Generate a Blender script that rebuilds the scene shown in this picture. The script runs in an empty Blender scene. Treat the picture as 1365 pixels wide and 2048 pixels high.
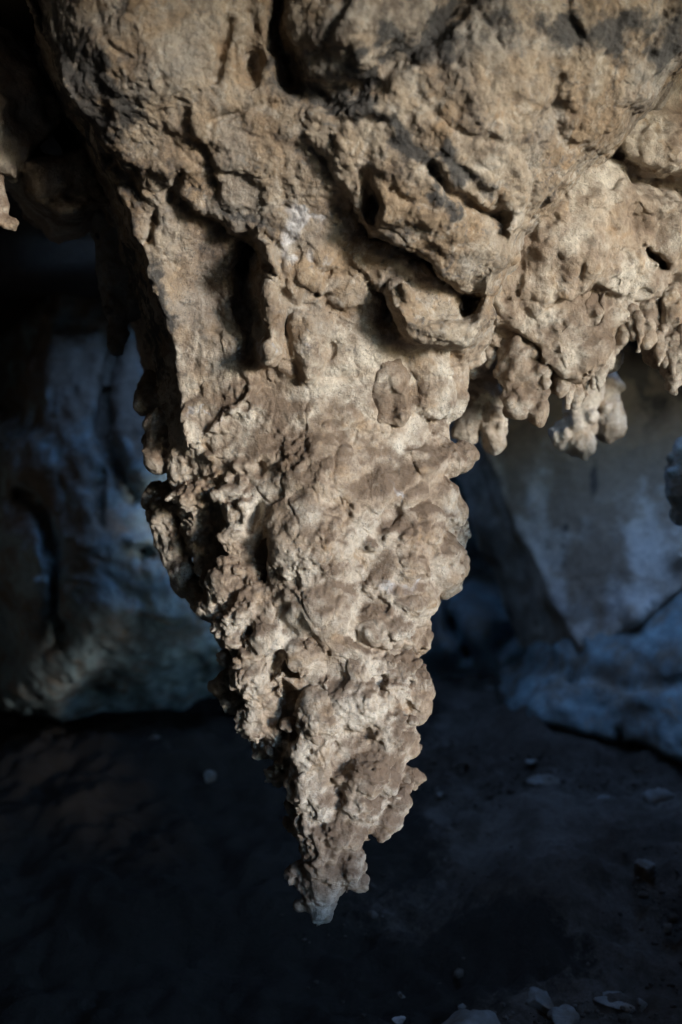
import bpy, math, random
import numpy as np
import openvdb

# ------------------------------------------------------------------ camera, sky, sun, exposure
R = math.radians
sc = bpy.context.scene
CZ = 1.30                                   # camera height in metres
F = 2048 * 35.0 / 36.0                      # focal length in photograph pixels

cam_d = bpy.data.cameras.new('camera')
cam_d.sensor_fit = 'VERTICAL'; cam_d.sensor_height = 36.0; cam_d.sensor_width = 24.0
cam_d.lens = 35.0; cam_d.clip_start = 0.05; cam_d.clip_end = 4000
cam_d.dof.use_dof = True; cam_d.dof.focus_distance = 2.0; cam_d.dof.aperture_fstop = 1.5
cam = bpy.data.objects.new('camera', cam_d); sc.collection.objects.link(cam)
cam.location = (0, 0, CZ); cam.rotation_euler = (R(90), 0, 0)
sc.camera = cam

SUN_AZ, SUN_EL = 44.0, 5.0                  # degrees to the right of the view's reverse axis, and up
world = bpy.data.worlds.new('World'); sc.world = world; world.use_nodes = True
wn = world.node_tree.nodes; wl = world.node_tree.links; wn.clear()
sky = wn.new('ShaderNodeTexSky'); sky.sky_type = 'NISHITA'; sky.sun_disc = False
sky.sun_elevation = R(42); sky.sun_rotation = R(180 - SUN_AZ); sky.ozone_density = 4.5; sky.air_density = 1.15; sky.dust_density = 0.0
bg = wn.new('ShaderNodeBackground'); bg.inputs['Strength'].default_value = 0.15
wo = wn.new('ShaderNodeOutputWorld')
wl.new(sky.outputs[0], bg.inputs[0]); wl.new(bg.outputs[0], wo.inputs[0])

sun_d = bpy.data.lights.new('sun', 'SUN'); sun_d.energy = 0.52; sun_d.angle = R(9); sun_d.color = (1.0, 0.905, 0.82)
sun = bpy.data.objects.new('sun', sun_d); sc.collection.objects.link(sun)
from mathutils import Vector
_a, _e = R(SUN_AZ), R(SUN_EL)
sun_dir = Vector((math.sin(_a) * math.cos(_e), -math.cos(_a) * math.cos(_e), math.sin(_e)))
sun.rotation_euler = sun_dir.to_track_quat('Z', 'Y').to_euler(); sun.location = (3, -3, 3)

sc.view_settings.view_transform = 'Standard'; sc.view_settings.look = 'None'
sc.view_settings.exposure = 2.95; sc.view_settings.gamma = 1.0
sc.view_settings.use_curve_mapping = False
sc.render.engine = 'CYCLES'
sc.cycles.use_denoising = True
sc.cycles.max_bounces = 4; sc.cycles.diffuse_bounces = 3; sc.cycles.glossy_bounces = 2

# ------------------------------------------------------------------ numeric helpers
f32 = np.float32
rng = np.random.default_rng(7)
_G = rng.normal(size=(1024, 3)); _G /= np.linalg.norm(_G, axis=1)[:, None]; _G = (_G * 1.6).astype(f32)
_J = rng.random((1024, 3)).astype(f32)

def _hash(ix, iy, iz, seed):
    h = (ix * np.int32(73856093)) ^ (iy * np.int32(19349663)) ^ (iz * np.int32(83492791)) ^ np.int32(seed * 2654435 % 2147483647)
    h ^= (h >> np.int32(13)); h *= np.int32(1274126177); h ^= (h >> np.int32(15))
    return h & np.int32(1023)

def noise(P, lam, seed=0):
    """gradient noise, about -1..1; P (N,3), wavelength lam"""
    P = np.asarray(P, f32)
    out = np.empty(len(P), f32)
    np.seterr(over='ignore')
    for s in range(0, len(P), 400000):
        Q = P[s:s + 400000] / f32(lam) + f32(seed * 17.31)
        I = np.floor(Q); f = Q - I; I = I.astype(np.int32)
        w = f * f * f * (f * (f * 6 - 15) + 10)
        acc = np.zeros(len(Q), f32)
        for dx in (0, 1):
            wx = w[:, 0] if dx else 1 - w[:, 0]
            for dy in (0, 1):
                wy = w[:, 1] if dy else 1 - w[:, 1]
                for dz in (0, 1):
                    wz = w[:, 2] if dz else 1 - w[:, 2]
                    g = _G[_hash(I[:, 0] + np.int32(dx), I[:, 1] + np.int32(dy), I[:, 2] + np.int32(dz), seed)]
                    acc += wx * wy * wz * (g[:, 0] * (f[:, 0] - dx) + g[:, 1] * (f[:, 1] - dy) + g[:, 2] * (f[:, 2] - dz))
        out[s:s + 400000] = acc
    return out

def fbm(P, lam, octs=3, seed=0, gain=0.5):
    o = 0; a = 1.0
    for k in range(octs):
        o = o + a * noise(P, lam / 2.03 ** k, seed + k * 3); a *= gain
    return o

def billow(P, lam, octs=2, seed=0, gain=0.5):
    o = 0; a = 1.0
    for k in range(octs):
        o = o + a * np.abs(noise(P, lam / 2.1 ** k, seed + k * 5)); a *= gain
    return o

def ridged(P, lam, seed=0, sharp=8.0):
    return np.exp(-sharp * np.abs(noise(P, lam, seed)))

def worley(P, lam, seed=0):
    """distance to the nearest feature point in cell units (0 at the point, about 0.8 between points)"""
    P = np.asarray(P, f32); out = np.empty(len(P), f32)
    for s in range(0, len(P), 300000):
        Q = P[s:s + 300000] / f32(lam) + f32(seed * 9.7)
        I = np.floor(Q); f = Q - I; I = I.astype(np.int32)
        best = np.full(len(Q), 9.0, f32)
        for dx in (-1, 0, 1):
            for dy in (-1, 0, 1):
                for dz in (-1, 0, 1):
                    j = _J[_hash(I[:, 0] + np.int32(dx), I[:, 1] + np.int32(dy), I[:, 2] + np.int32(dz), seed)]
                    d = (j[:, 0] + dx - f[:, 0]) ** 2 + (j[:, 1] + dy - f[:, 1]) ** 2 + (j[:, 2] + dz - f[:, 2]) ** 2
                    np.minimum(best, d, out=best)
        out[s:s + 300000] = np.sqrt(best)
    return out

def sstep(a, b, x):
    t = np.clip((x - a) / (b - a), 0, 1); return t * t * (3 - 2 * t)

def at(u, v, d):
    """point seen at photograph pixel (u, v), d metres in front of the camera"""
    return np.array([(u - 682.5) / F * d, d, CZ + (1024 - v) / F * d])

def pix(P):
    d = P[:, 1]
    return 682.5 + P[:, 0] / d * F, 1024 - (P[:, 2] - CZ) / d * F

def smin(a, b, k):
    if k <= 0: return np.minimum(a, b)
    h = np.clip(0.5 + 0.5 * (b - a) / k, 0, 1)
    return b + (a - b) * h - k * h * (1 - h)

class Grid:
    """a dense block of signed distances (negative inside) that becomes one mesh"""
    def __init__(s, lo, hi, h):
        s.lo = np.array(lo, float); s.h = h
        s.n = np.ceil((np.array(hi) - s.lo) / h).astype(int) + 1
        s.f = np.full(tuple(s.n), 1.0, f32)
    def axes(s):
        return [(s.lo[i] + s.h * np.arange(s.n[i])).astype(f32) for i in range(3)]
    def box(s, c, r):
        a = np.clip(np.floor((np.asarray(c) - r - s.lo) / s.h).astype(int), 0, s.n)
        b = np.clip(np.ceil((np.asarray(c) + r - s.lo) / s.h).astype(int) + 1, 0, s.n)
        return tuple(slice(a[i], b[i]) for i in range(3))
    def local(s, sl):
        ax = s.axes(); return np.meshgrid(ax[0][sl[0]], ax[1][sl[1]], ax[2][sl[2]], indexing='ij', sparse=True)
    def blob(s, c, r, k=0.01, cut=False, tilt=0.0):
        """ellipsoid added (or cut) with a soft joint; tilt turns it in the picture plane"""
        r = np.broadcast_to(np.asarray(r, float), (3,)); m = r.max() + k + 2 * s.h
        sl = s.box(c, m)
        if any(q.stop <= q.start for q in sl): return
        X, Y, Z = s.local(sl); x, y, z = X - f32(c[0]), Y - f32(c[1]), Z - f32(c[2])
        if tilt:
            ct, st = math.cos(tilt), math.sin(tilt); x, z = ct * x + st * z, -st * x + ct * z
        q = np.sqrt((x / r[0]) ** 2 + (y / r[1]) ** 2 + (z / r[2]) ** 2)
        d = ((q - 1) * r.min() * (1 if r.max() / r.min() < 1.6 else 1.25)).astype(f32)
        s.f[sl] = -smin(-s.f[sl], d, k) if cut else smin(s.f[sl], d, k)
    def cone(s, a, b, ra, rb, k=0.01, sy=1.0):
        """tapered capsule from a to b"""
        a = np.asarray(a, float); b = np.asarray(b, float)
        lo = np.minimum(a - ra, b - rb); hi = np.maximum(a + ra, b + rb)
        sl = s.box((lo + hi) / 2, (hi - lo) / 2 + k + 2 * s.h)
        if any(q.stop <= q.start for q in sl): return
        X, Y, Z = s.local(sl); ab = b - a
        t = np.clip(((X - a[0]) * ab[0] + (Y - a[1]) * ab[1] + (Z - a[2]) * ab[2]) / ab.dot(ab), 0, 1)
        d = np.sqrt((X - a[0] - t * ab[0]) ** 2 + ((Y - a[1] - t * ab[1]) * sy) ** 2 + (Z - a[2] - t * ab[2]) ** 2) - (ra + (rb - ra) * t)
        s.f[sl] = smin(s.f[sl], d.astype(f32), k)
    def band(s, w):
        idx = np.nonzero(np.abs(s.f) < w)
        P = np.stack([s.lo[i] + s.h * idx[i] for i in range(3)], 1).astype(f32)
        return idx, P
    def mesh(s, close=True):
        f = s.f
        if close:
            for ax in range(3):
                for e in (0, -1):
                    sl = [slice(None)] * 3; sl[ax] = e; f[tuple(sl)] = np.maximum(f[tuple(sl)], s.h)
        g = openvdb.FloatGrid(background=float(1.0))
        g.copyFromArray(np.ascontiguousarray(np.clip(f, -3 * s.h, 3 * s.h)), tolerance=0.0)
        p, q = g.convertToQuads(isovalue=0.0)
        p = np.asarray(p, float) * s.h + s.lo; q = np.asarray(q, np.int64)
        return p.astype(f32), q

def keep_big(p, q, frac=0.02):
    """drop loose crumbs: keep connected shells with more than frac of the vertices"""
    lab = np.arange(len(p))
    e = np.concatenate([q[:, [0, 1]], q[:, [1, 2]], q[:, [2, 3]]])
    for _ in range(400):
        m = np.minimum(lab[e[:, 0]], lab[e[:, 1]]); old = lab.copy()
        np.minimum.at(lab, e[:, 0], m); np.minimum.at(lab, e[:, 1], m); lab = lab[lab]; lab = lab[lab]
        if (old == lab).all(): break
    c = np.bincount(lab, minlength=len(p)); ok = c[lab] > frac * len(p)
    return take(p, q, ok[q[:, 0]])

def take(p, q, mask, *attrs):
    q = q[mask]; used = np.unique(q); m = np.full(len(p), -1, np.int64); m[used] = np.arange(len(used))
    r = (p[used], m[q])
    return r + tuple(a[used] for a in attrs) if attrs else r

def subdivide(p, q):
    n = len(p)
    e = np.stack([q, np.roll(q, -1, 1)], 2).reshape(-1, 2); e.sort(1)
    key = e[:, 0] * n + e[:, 1]; u, inv = np.unique(key, return_inverse=True)
    a, b = u // n, u % n
    mid = (p[a] + p[b]) / 2; fc = p[q].mean(1)
    # light Catmull-Clark smoothing of the old points keeps the forms round
    m = (n + inv).reshape(-1, 4); c = n + len(u) + np.arange(len(q))
    Q = np.empty((len(q), 4, 4), np.int64)
    for i in range(4):
        Q[:, i, 0] = q[:, i]; Q[:, i, 1] = m[:, i]; Q[:, i, 2] = c; Q[:, i, 3] = m[:, (i + 3) % 4]
    P = np.concatenate([p, mid, fc]).astype(f32); Q = Q.reshape(-1, 4)
    return P, Q

def refine_front(p, q, lim=-0.2):
    """split only the faces turned towards the viewer's side; the far side stays coarse"""
    c = p[q].mean(1) - np.array([0, 0, CZ]); c /= np.linalg.norm(c, axis=1)[:, None]
    n = np.cross(p[q[:, 2]] - p[q[:, 0]], p[q[:, 3]] - p[q[:, 1]]); n /= np.maximum(np.linalg.norm(n, axis=1), 1e-12)[:, None]
    m = -(c * n).sum(1) > lim
    if FLIP: m = (c * n).sum(1) > lim
    a, b = take(p, q, m); P, Q = subdivide(a, b); c_, d_ = take(p, q, ~m)
    P = relax(P, Q, 1, 0.35)
    return np.concatenate([P, c_]), np.concatenate([Q, d_ + len(P)])

FLIP = False
def relax(p, q, it=1, w=0.5):
    e = np.concatenate([q[:, [0, 1]], q[:, [1, 2]], q[:, [2, 3]], q[:, [3, 0]]])
    for _ in range(it):
        s = np.stack([np.bincount(e[:, 0], p[e[:, 1], i], len(p)) + np.bincount(e[:, 1], p[e[:, 0], i], len(p)) for i in range(3)], 1)
        c = np.bincount(e[:, 0], minlength=len(p)) + np.bincount(e[:, 1], minlength=len(p))
        p = (p * (1 - w) + w * s / np.maximum(c, 1)[:, None]).astype(f32)
    return p

def normals(p, q):
    n = np.cross(p[q[:, 2]] - p[q[:, 0]], p[q[:, 3]] - p[q[:, 1]])
    N = np.stack([np.bincount(q.ravel(), np.repeat(n[:, i], 4), len(p)) for i in range(3)], 1)
    return (N / np.maximum(np.linalg.norm(N, axis=1), 1e-12)[:, None]).astype(f32)

COL = sc.collection
def link_mesh(name, p, q, mat, parent=None, **attrs):
    me = bpy.data.meshes.new(name); q = np.asarray(q)
    k = q.shape[1]
    me.vertices.add(len(p)); me.vertices.foreach_set('co', np.asarray(p, f32).ravel())
    me.loops.add(q.size); me.loops.foreach_set('vertex_index', q.astype(np.int32).ravel())
    me.polygons.add(len(q)); me.polygons.foreach_set('loop_start', (np.arange(len(q)) * k).astype(np.int32))
    for nm, a in attrs.items():
        at_ = me.attributes.new(nm, 'FLOAT', 'POINT'); at_.data.foreach_set('value', np.asarray(a, f32))
    me.update(); me.validate()
    me.polygons.foreach_set('use_smooth', np.ones(len(me.polygons), bool)); me.update()
    me.materials.append(mat)
    o = bpy.data.objects.new(name, me); COL.objects.link(o)
    if parent: o.parent = parent
    return o

def tag(o, label=None, cat=None, group=None, kind=None):
    for k, v in (('label', label), ('category', cat), ('group', group), ('kind', kind)):
        if v: o[k] = v
    return o

# ------------------------------------------------------------------ relief maps: distance of a rock face, laid out feature by feature
class Relief:
    def __init__(s, u0, u1, v0, v1, pts, step=4, warp=9.0, seed=1):
        s.u0, s.v0, s.step = u0, v0, step
        u = np.arange(u0, u1 + 1, step, dtype=f32); v = np.arange(v0, v1 + 1, step, dtype=f32)
        s.U, s.V = np.meshgrid(u, v)
        Q = np.stack([s.U.ravel(), s.V.ravel(), np.zeros(s.U.size)], 1)
        s.U = s.U + warp * (fbm(Q, 90, 3, seed) .reshape(s.U.shape)) * 1.3
        s.V = s.V + warp * (fbm(Q, 90, 3, seed + 40).reshape(s.U.shape)) * 1.3
        pts = np.array(pts, float); c = pts[:, :2] / 1000; n = len(c)
        def phi(d2): return 0.5 * d2 * np.log(d2 + 1e-9)
        K = phi(((c[:, None] - c[None]) ** 2).sum(2)) + 1e-4 * np.eye(n)
        A = np.zeros((n + 3, n + 3)); A[:n, :n] = K; A[:n, n] = 1; A[:n, n + 1:] = c; A[n:, :n] = A[:n, n:].T
        w = np.linalg.solve(A, np.concatenate([pts[:, 2], np.zeros(3)]))
        g = np.stack([s.U.ravel(), s.V.ravel()], 1) / 1000
        D = w[n] + g @ w[n + 1:]
        for i in range(n): D = D + w[i] * phi(((g - c[i]) ** 2).sum(1))
        s.D = D.reshape(s.U.shape).astype(f32)
    def dist(s, poly):
        best = np.full(s.U.shape, 1e9); sgn = np.ones(s.U.shape)
        for (ax, ay), (bx, by) in zip(poly[:-1], poly[1:]):
            dx, dy = bx - ax, by - ay; L = dx * dx + dy * dy
            t = np.clip(((s.U - ax) * dx + (s.V - ay) * dy) / L, 0, 1)
            d = np.hypot(s.U - ax - t * dx, s.V - ay - t * dy)
            cr = dx * (s.V - ay) - dy * (s.U - ax)
            m = d < best - 1e-6; best[m] = d[m]; sgn[m] = np.where(cr[m] >= 0, 1, -1)
        return best, sgn
    def edge(s, poly, amp, w):                       # beyond the line (its right-hand side) the face falls back for good
        d, g = s.dist(poly); s.D += (amp * np.clip(d * (g > 0) / w, 0, 14) ** 1.15).astype(f32)
    def ledge(s, poly, amp, w=10, L=120, fade=60):   # a lip: just beyond the line the face is set back, and comes out again over L
        d, g = s.dist(poly); t = np.where(g > 0, d, 0)
        # fade near the polyline's ends
        e = np.minimum(np.hypot(s.U - poly[0][0], s.V - poly[0][1]), np.hypot(s.U - poly[-1][0], s.V - poly[-1][1]))
        s.D += (amp * sstep(0, w, t) * np.exp(-t / L) * sstep(0, fade, e) * (d < 5 * L)).astype(f32)
    def crack(s, poly, amp, w=6):
        d, g = s.dist(poly); s.D += (amp * np.exp(-(d / w) ** 2)).astype(f32)
    def rib(s, poly, amp, w):
        d, g = s.dist(poly); s.D -= (amp * np.sqrt(np.clip(1 - (d / w) ** 2, 0, 1))).astype(f32)
    def swell(s, u, v, ru, rv, amp, ang=0, p=1.0):   # amp > 0 comes forward, < 0 is a hollow
        c, n = math.cos(R(ang)), math.sin(R(ang)); x, y = s.U - u, s.V - v
        q = ((c * x + n * y) / ru) ** 2 + ((-n * x + c * y) / rv) ** 2
        s.D -= (amp * np.exp(-q ** p)).astype(f32)
    def sample(s, u, v):
        H, W = s.D.shape
        x = np.clip((u - s.u0) / s.step, 0, W - 1.001); y = np.clip((v - s.v0) / s.step, 0, H - 1.001)
        i = x.astype(np.int32); j = y.astype(np.int32); a = x - i; b = y - j
        D = s.D; return (D[j, i] * (1 - a) + D[j, i + 1] * a) * (1 - b) + (D[j + 1, i] * (1 - a) + D[j + 1, i + 1] * a) * b
    def slope(s):
        gv, gu = np.gradient(s.D, s.step); k = F / np.clip(s.D, 0.8, 4)
        r = Relief.__new__(Relief); r.u0, r.v0, r.step = s.u0, s.v0, s.step
        r.D = np.clip(1 / np.sqrt(1 + (gu * k) ** 2 + (gv * k) ** 2), 0.08, 1).astype(f32); return r
    def field(s, G):
        """signed distances of the solid behind the face on grid G"""
        ax, ay, az = G.axes(); sl = s.slope(); out = np.empty(tuple(G.n), f32)
        for j, y in enumerate(ay):
            u = (682.5 + ax / y * F)[:, None]; v = (1024 - (az - CZ) / y * F)[None, :]
            u, v = np.broadcast_arrays(u, v)
            out[:, j, :] = (s.sample(u, v) - y) * sl.sample(u, v)
        return out

# ------------------------------------------------------------------ materials
def rock_material(name, base, pale, dust, stain, bump=0.5, rough=0.92, fine=1.0, warm=(0.36, 0.22, 0.10), upper=None):
    """limestone: base and pale calcite, brown dust, dark stain; three point attributes say where, noise breaks them up"""
    m = bpy.data.materials.new(name); m.use_nodes = True
    N, L = m.node_tree.nodes, m.node_tree.links; N.clear()
    out = N.new('ShaderNodeOutputMaterial'); b = N.new('ShaderNodeBsdfPrincipled'); L.new(b.outputs[0], out.inputs[0])
    b.inputs['Roughness'].default_value = rough; b.inputs['Specular IOR Level'].default_value = 0.25
    tc = N.new('ShaderNodeTexCoord')
    def nz(scale, det=5, rgh=0.6, dist=0.0):
        n = N.new('ShaderNodeTexNoise'); n.inputs['Scale'].default_value = scale * fine; n.inputs['Detail'].default_value = det
        n.inputs['Roughness'].default_value = rgh; n.inputs['Distortion'].default_value = dist
        L.new(tc.outputs['Object'], n.inputs['Vector']); return n.outputs[0]
    def ramp(x, a, c):
        r = N.new('ShaderNodeMapRange'); r.interpolation_type = 'SMOOTHSTEP'; r.inputs[1].default_value = a; r.inputs[2].default_value = c
        L.new(x, r.inputs[0]); return r.outputs[0]
    def math_(op, x, y):
        n = N.new('ShaderNodeMath'); n.operation = op
        for i, q in enumerate((x, y)):
            if isinstance(q, (int, float)): n.inputs[i].default_value = q
            else: L.new(q, n.inputs[i])
        return n.outputs[0]
    def mix(fac, c1, c2):
        n = N.new('ShaderNodeMix'); n.data_type = 'RGBA'
        for s_, q in ((0, fac), (6, c1), (7, c2)):
            if isinstance(q, (int, float)): n.inputs[s_].default_value = q
            elif isinstance(q, tuple): n.inputs[s_].default_value = (*q, 1)
            else: L.new(q, n.inputs[s_])
        return n.outputs[2]
    def attr(nm):
        a = N.new('ShaderNodeAttribute'); a.attribute_name = nm; return a.outputs['Fac']
    brk = nz(38, 6, 0.65); brk2 = nz(140, 4, 0.6); big = nz(9, 4, 0.6, 0.4)
    c = mix(ramp(big, 0.38, 0.62), base, pale)
    c = mix(math_('MULTIPLY', ramp(nz(17, 5, 0.65, 0.6), 0.52, 0.70), 0.55), c, warm)
    if upper:                                                     # the ceiling's own ochre, grey and pale blotches
        c2 = mix(ramp(nz(6.5, 5, 0.62, 0.5), 0.40, 0.60), upper[0], upper[1])
        c2 = mix(math_('MULTIPLY', ramp(nz(21, 6, 0.7, 0.8), 0.50, 0.66), 0.8), c2, upper[2])
        c2 = mix(math_('MULTIPLY', ramp(nz(33, 6, 0.7, 1.2), 0.55, 0.68), 0.75), c2, upper[3])
        c2 = mix(math_('MULTIPLY', ramp(nz(13, 6, 0.7, 1.5), 0.56, 0.70), 0.7), c2, upper[4])
        c2 = mix(math_('MULTIPLY', ramp(nz(3.2, 6, 0.66, 0.7), 0.46, 0.62), 0.65), c2, (0.36, 0.345, 0.32))
        zone = ramp(math_('ADD', attr('upper'), math_('MULTIPLY', math_('SUBTRACT', brk, 0.5), 0.8)), 0.3, 0.7)
        c = mix(zone, c, c2)
    def mask(nm, soft, gain=0.75):
        s_ = math_('ADD', attr(nm), math_('ADD', math_('MULTIPLY', math_('SUBTRACT', brk, 0.5), gain), math_('MULTIPLY', math_('SUBTRACT', brk2, 0.5), 0.35)))
        return ramp(s_, 0.5 - soft, 0.5 + soft)
    c = mix(math_('MULTIPLY', mask('white', 0.24), 0.9), c, (0.66, 0.65, 0.66))
    c = mix(math_('MULTIPLY', mask('dust', 0.34), 0.95), c, dust)
    c = mix(math_('MULTIPLY', mask('stain', 0.22, 1.1), 0.9), c, stain)
    sp = nz(260, 3, 0.6)
    c = mix(math_('MULTIPLY', ramp(math_('ADD', sp, math_('MULTIPLY', math_('SUBTRACT', big, 0.5), 0.35)), 0.60, 0.72), 0.55), c, stain)
    v = N.new('ShaderNodeMix'); v.data_type = 'RGBA'; v.blend_type = 'MULTIPLY'; v.inputs[0].default_value = 0.7
    L.new(c, v.inputs[6]); r = N.new('ShaderNodeMapRange'); L.new(nz(75, 6, 0.7), r.inputs[0])
    r.inputs[1].default_value = 0.25; r.inputs[2].default_value = 0.75; r.inputs[3].default_value = 0.64; r.inputs[4].default_value = 1.28
    cmb = N.new('ShaderNodeCombineColor'); [L.new(r.outputs[0], cmb.inputs[i]) for i in range(3)]
    L.new(cmb.outputs[0], v.inputs[7]); L.new(v.outputs[2], b.inputs['Base Color'])
    h = math_('ADD', math_('MULTIPLY', nz(120, 6, 0.68), 1.0), math_('MULTIPLY', nz(430, 3, 0.6), 0.35))
    bp = N.new('ShaderNodeBump'); bp.inputs['Strength'].default_value = bump; bp.inputs['Distance'].default_value = 0.008 / fine
    L.new(h, bp.inputs['Height']); L.new(bp.outputs[0], b.inputs['Normal'])
    return m

M_STAL = rock_material('calcite_rock', (0.47, 0.375, 0.285), (0.68, 0.615, 0.52), (0.205, 0.148, 0.106), (0.075, 0.076, 0.078), bump=1.0,
    upper=((0.37, 0.275, 0.185), (0.44, 0.37, 0.29), (0.62, 0.56, 0.48), (0.17, 0.17, 0.175), (0.42, 0.28, 0.165)))
M_LEAN = rock_material('beige_flowstone', (0.60, 0.53, 0.44), (0.68, 0.63, 0.56), (0.27, 0.20, 0.14), (0.08, 0.07, 0.06), bump=0.4, fine=0.5)
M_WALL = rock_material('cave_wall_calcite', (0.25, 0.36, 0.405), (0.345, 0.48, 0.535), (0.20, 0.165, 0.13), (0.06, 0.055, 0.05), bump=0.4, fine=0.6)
M_ROUGH = rock_material('rough_cave_rock', (0.24, 0.25, 0.25), (0.32, 0.335, 0.335), (0.2, 0.15, 0.11), (0.06, 0.055, 0.05), bump=0.5, fine=0.5)

# ------------------------------------------------------------------ the overhanging ceiling and the great stalactite (one continuous rock)
ceil = Relief(-500, 1900, -560, 1000, [
    (-100, -400, 1.52), (300, -400, 1.33), (700, -400, 1.27), (1200, -400, 1.24), (1700, -400, 1.30),
    (60, 0, 1.62), (180, 0, 1.50), (400, 0, 1.47), (560, 0, 1.50), (700, 0, 1.42), (1000, 0, 1.44), (1365, 0, 1.50), (1700, 0, 1.6),
    (170, 170, 1.60), (350, 150, 1.55), (520, 130, 1.55), (640, 170, 1.53), (900, 150, 1.50), (1200, 150, 1.56),
    (220, 330, 1.72), (350, 330, 1.68), (500, 300, 1.62), (700, 300, 1.58), (950, 300, 1.56), (1150, 300, 1.66),
    (260, 470, 1.82), (380, 470, 1.80), (560, 460, 1.70), (720, 450, 1.68), (900, 460, 1.64), (1050, 430, 1.72),
    (330, 620, 1.90), (420, 600, 1.90), (560, 600, 1.80), (700, 600, 1.82), (850, 600, 1.80), (960, 600, 1.80),
    (380, 740, 1.985), (420, 660, 1.93), (540, 720, 1.90), (700, 720, 1.93), (900, 690, 1.88), (700, 900, 2.05), (300, 900, 2.05)], seed=3)
ceil.D = (1.96 - (1.96 - ceil.D) * 0.62).astype(f32)
# big forms
ceil.swell(690, 60, 120, 90, 0.045)                                         # rounded boulder at the top
ceil.crack([(545, -80), (560, 20), (556, 90), (585, 165)], 0.09, 15)       # dark chimney between it and the left panel
ceil.crack([(585, 165), (660, 200), (760, 150), (880, 50), (960, -60)], 0.035, 24)
ceil.swell(1010, 170, 280, 150, 0.05, ang=-25)
ceil.swell(330, 120, 150, 110, 0.03)
ceil.swell(505, 135, 12, 24, -0.05)                                        # small hole
ceil.crack([(455, 40), (448, 80), (436, 150)], 0.022, 7)
ceil.crack([(455, 40), (500, 30), (510, 60)], 0.015, 6)
ceil.crack([(430, 245), (480, 225), (545, 215)], 0.012, 6)
# the lip running down from the left to the blade, and the hollow behind the blade
ceil.ledge([(400, 262), (424, 310), (430, 350)], 0.03, 8, 40, 25)
ceil.ledge([(395, 412), (430, 436), (472, 466), (508, 488), (530, 520)], 0.055, 9, 70, 18)
ceil.rib([(520, 505), (536, 560), (534, 620), (535, 700)], 0.055, 34)
ceil.crack([(500, 500), (489, 545), (491, 610), (505, 672), (508, 706)], 0.13, 17)
ceil.swell(430, 560, 55, 90, -0.03)
ceil.crack([(352, 345), (358, 375), (350, 400)], 0.035, 8); ceil.swell(325, 350, 34, 30, 0.025)
ceil.crack([(312, 425), (306, 460), (300, 490)], 0.03, 8)
ceil.crack([(425, 630), (450, 650), (475, 665)], 0.02, 8)
# the lip under the upper right mass, with its hole and pocket
ceil.ledge([(722, 440), (742, 472), (800, 490), (850, 520), (895, 556), (935, 584), (1000, 590)], 0.075, 9, 90, 14)
ceil.swell(736, 405, 12, 32, -0.08); ceil.swell(765, 420, 16, 34, 0.02)
ceil.crack([(870, 340), (900, 385), (960, 420), (1015, 440)], 0.045, 10)
ceil.ledge([(960, 355), (1000, 385), (1015, 440)], 0.03, 9, 40, 20)
ceil.crack([(1180, 340), (1130, 400), (1085, 450)], 0.03, 9)
ceil.swell(950, 605, 24, 28, -0.10)                                        # pocket at the end of the lip
# hook-shaped fold above the stalactite's right shoulder
ceil.rib([(795, 585), (812, 622), (850, 655), (905, 668), (955, 660), (985, 620)], 0.06, 34)
ceil.ledge([(800, 640), (830, 676), (880, 692), (950, 690)], 0.06, 8, 60, 15)
ceil.crack([(786, 560), (800, 600), (830, 625), (880, 640)], 0.022, 11)
ceil.ledge([(655, 600), (690, 625), (750, 600)], 0.02, 8, 40, 20)
ceil.crack([(668, 690), (666, 715)], 0.05, 8)
ceil.crack([(585, 722), (588, 752)], 0.03, 7)
ceil.rib([(610, 650), (615, 740)], 0.03, 34)
ceil.rib([(535, 700), (540, 725)], 0.02, 22)
ceil.ledge([(590, 590), (640, 620), (652, 575)], 0.02, 8, 40, 20)
# where the rock ends
ceil.edge([(372, 860), (352, 720), (328, 620), (292, 520), (246, 420), (212, 320), (180, 250), (112, 120), (56, 0), (-10, -140), (-160, -500)][::-1], 0.20, 24)
ceil.ledge([(222, 300), (185, 250), (150, 180), (100, 60), (70, -60)][::-1], 0.10, 16, 60, 10)
ceil.edge([(1850, -400), (1450, 20), (1315, 152), (1195, 280), (1105, 375), (1030, 470), (985, 565), (965, 640), (935, 680), (900, 800)][::-1], 0.17, 30)
ceil.edge([(250, 960), (400, 880), (470, 810), (512, 735), (545, 728), (578, 752), (612, 778), (650, 768), (690, 735), (740, 742), (775, 705), (800, 668), (870, 696), (950, 695), (1050, 690)], 0.16, 26)

# outline of the stalactite row by row: (row, left, right)
PROF = np.array([(560, 330, 900), (640, 320, 915), (700, 316, 935), (760, 312, 918), (800, 318, 905), (850, 322, 898), (900, 332, 903), (950, 345, 900), (1000, 352, 897),
    (1050, 360, 900), (1100, 372, 900), (1150, 392, 888), (1200, 412, 862), (1250, 428, 840), (1300, 445, 836), (1350, 462, 836),
    (1400, 482, 830), (1450, 512, 826), (1500, 540, 822), (1550, 564, 812), (1600, 584, 790), (1650, 594, 752), (1700, 602, 722),
    (1750, 610, 700), (1790, 618, 682), (1825, 626, 660), (1850, 632, 645), (1862, 636, 639)], float)
DC = 2.14                                                                  # distance of the axis
KY = 0.62                                                                  # depth of the section relative to its width
_vt = np.arange(300, 2100.0, 2); _dt = np.interp(_vt, [560, 1000, 1400, 1862], [2.15, 2.12, 2.08, 2.02]); _zt = CZ + (1024 - _vt) / F * _dt
KB = 1.5                                                                   # back deepened out of view to block sun from the columns behind
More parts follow.
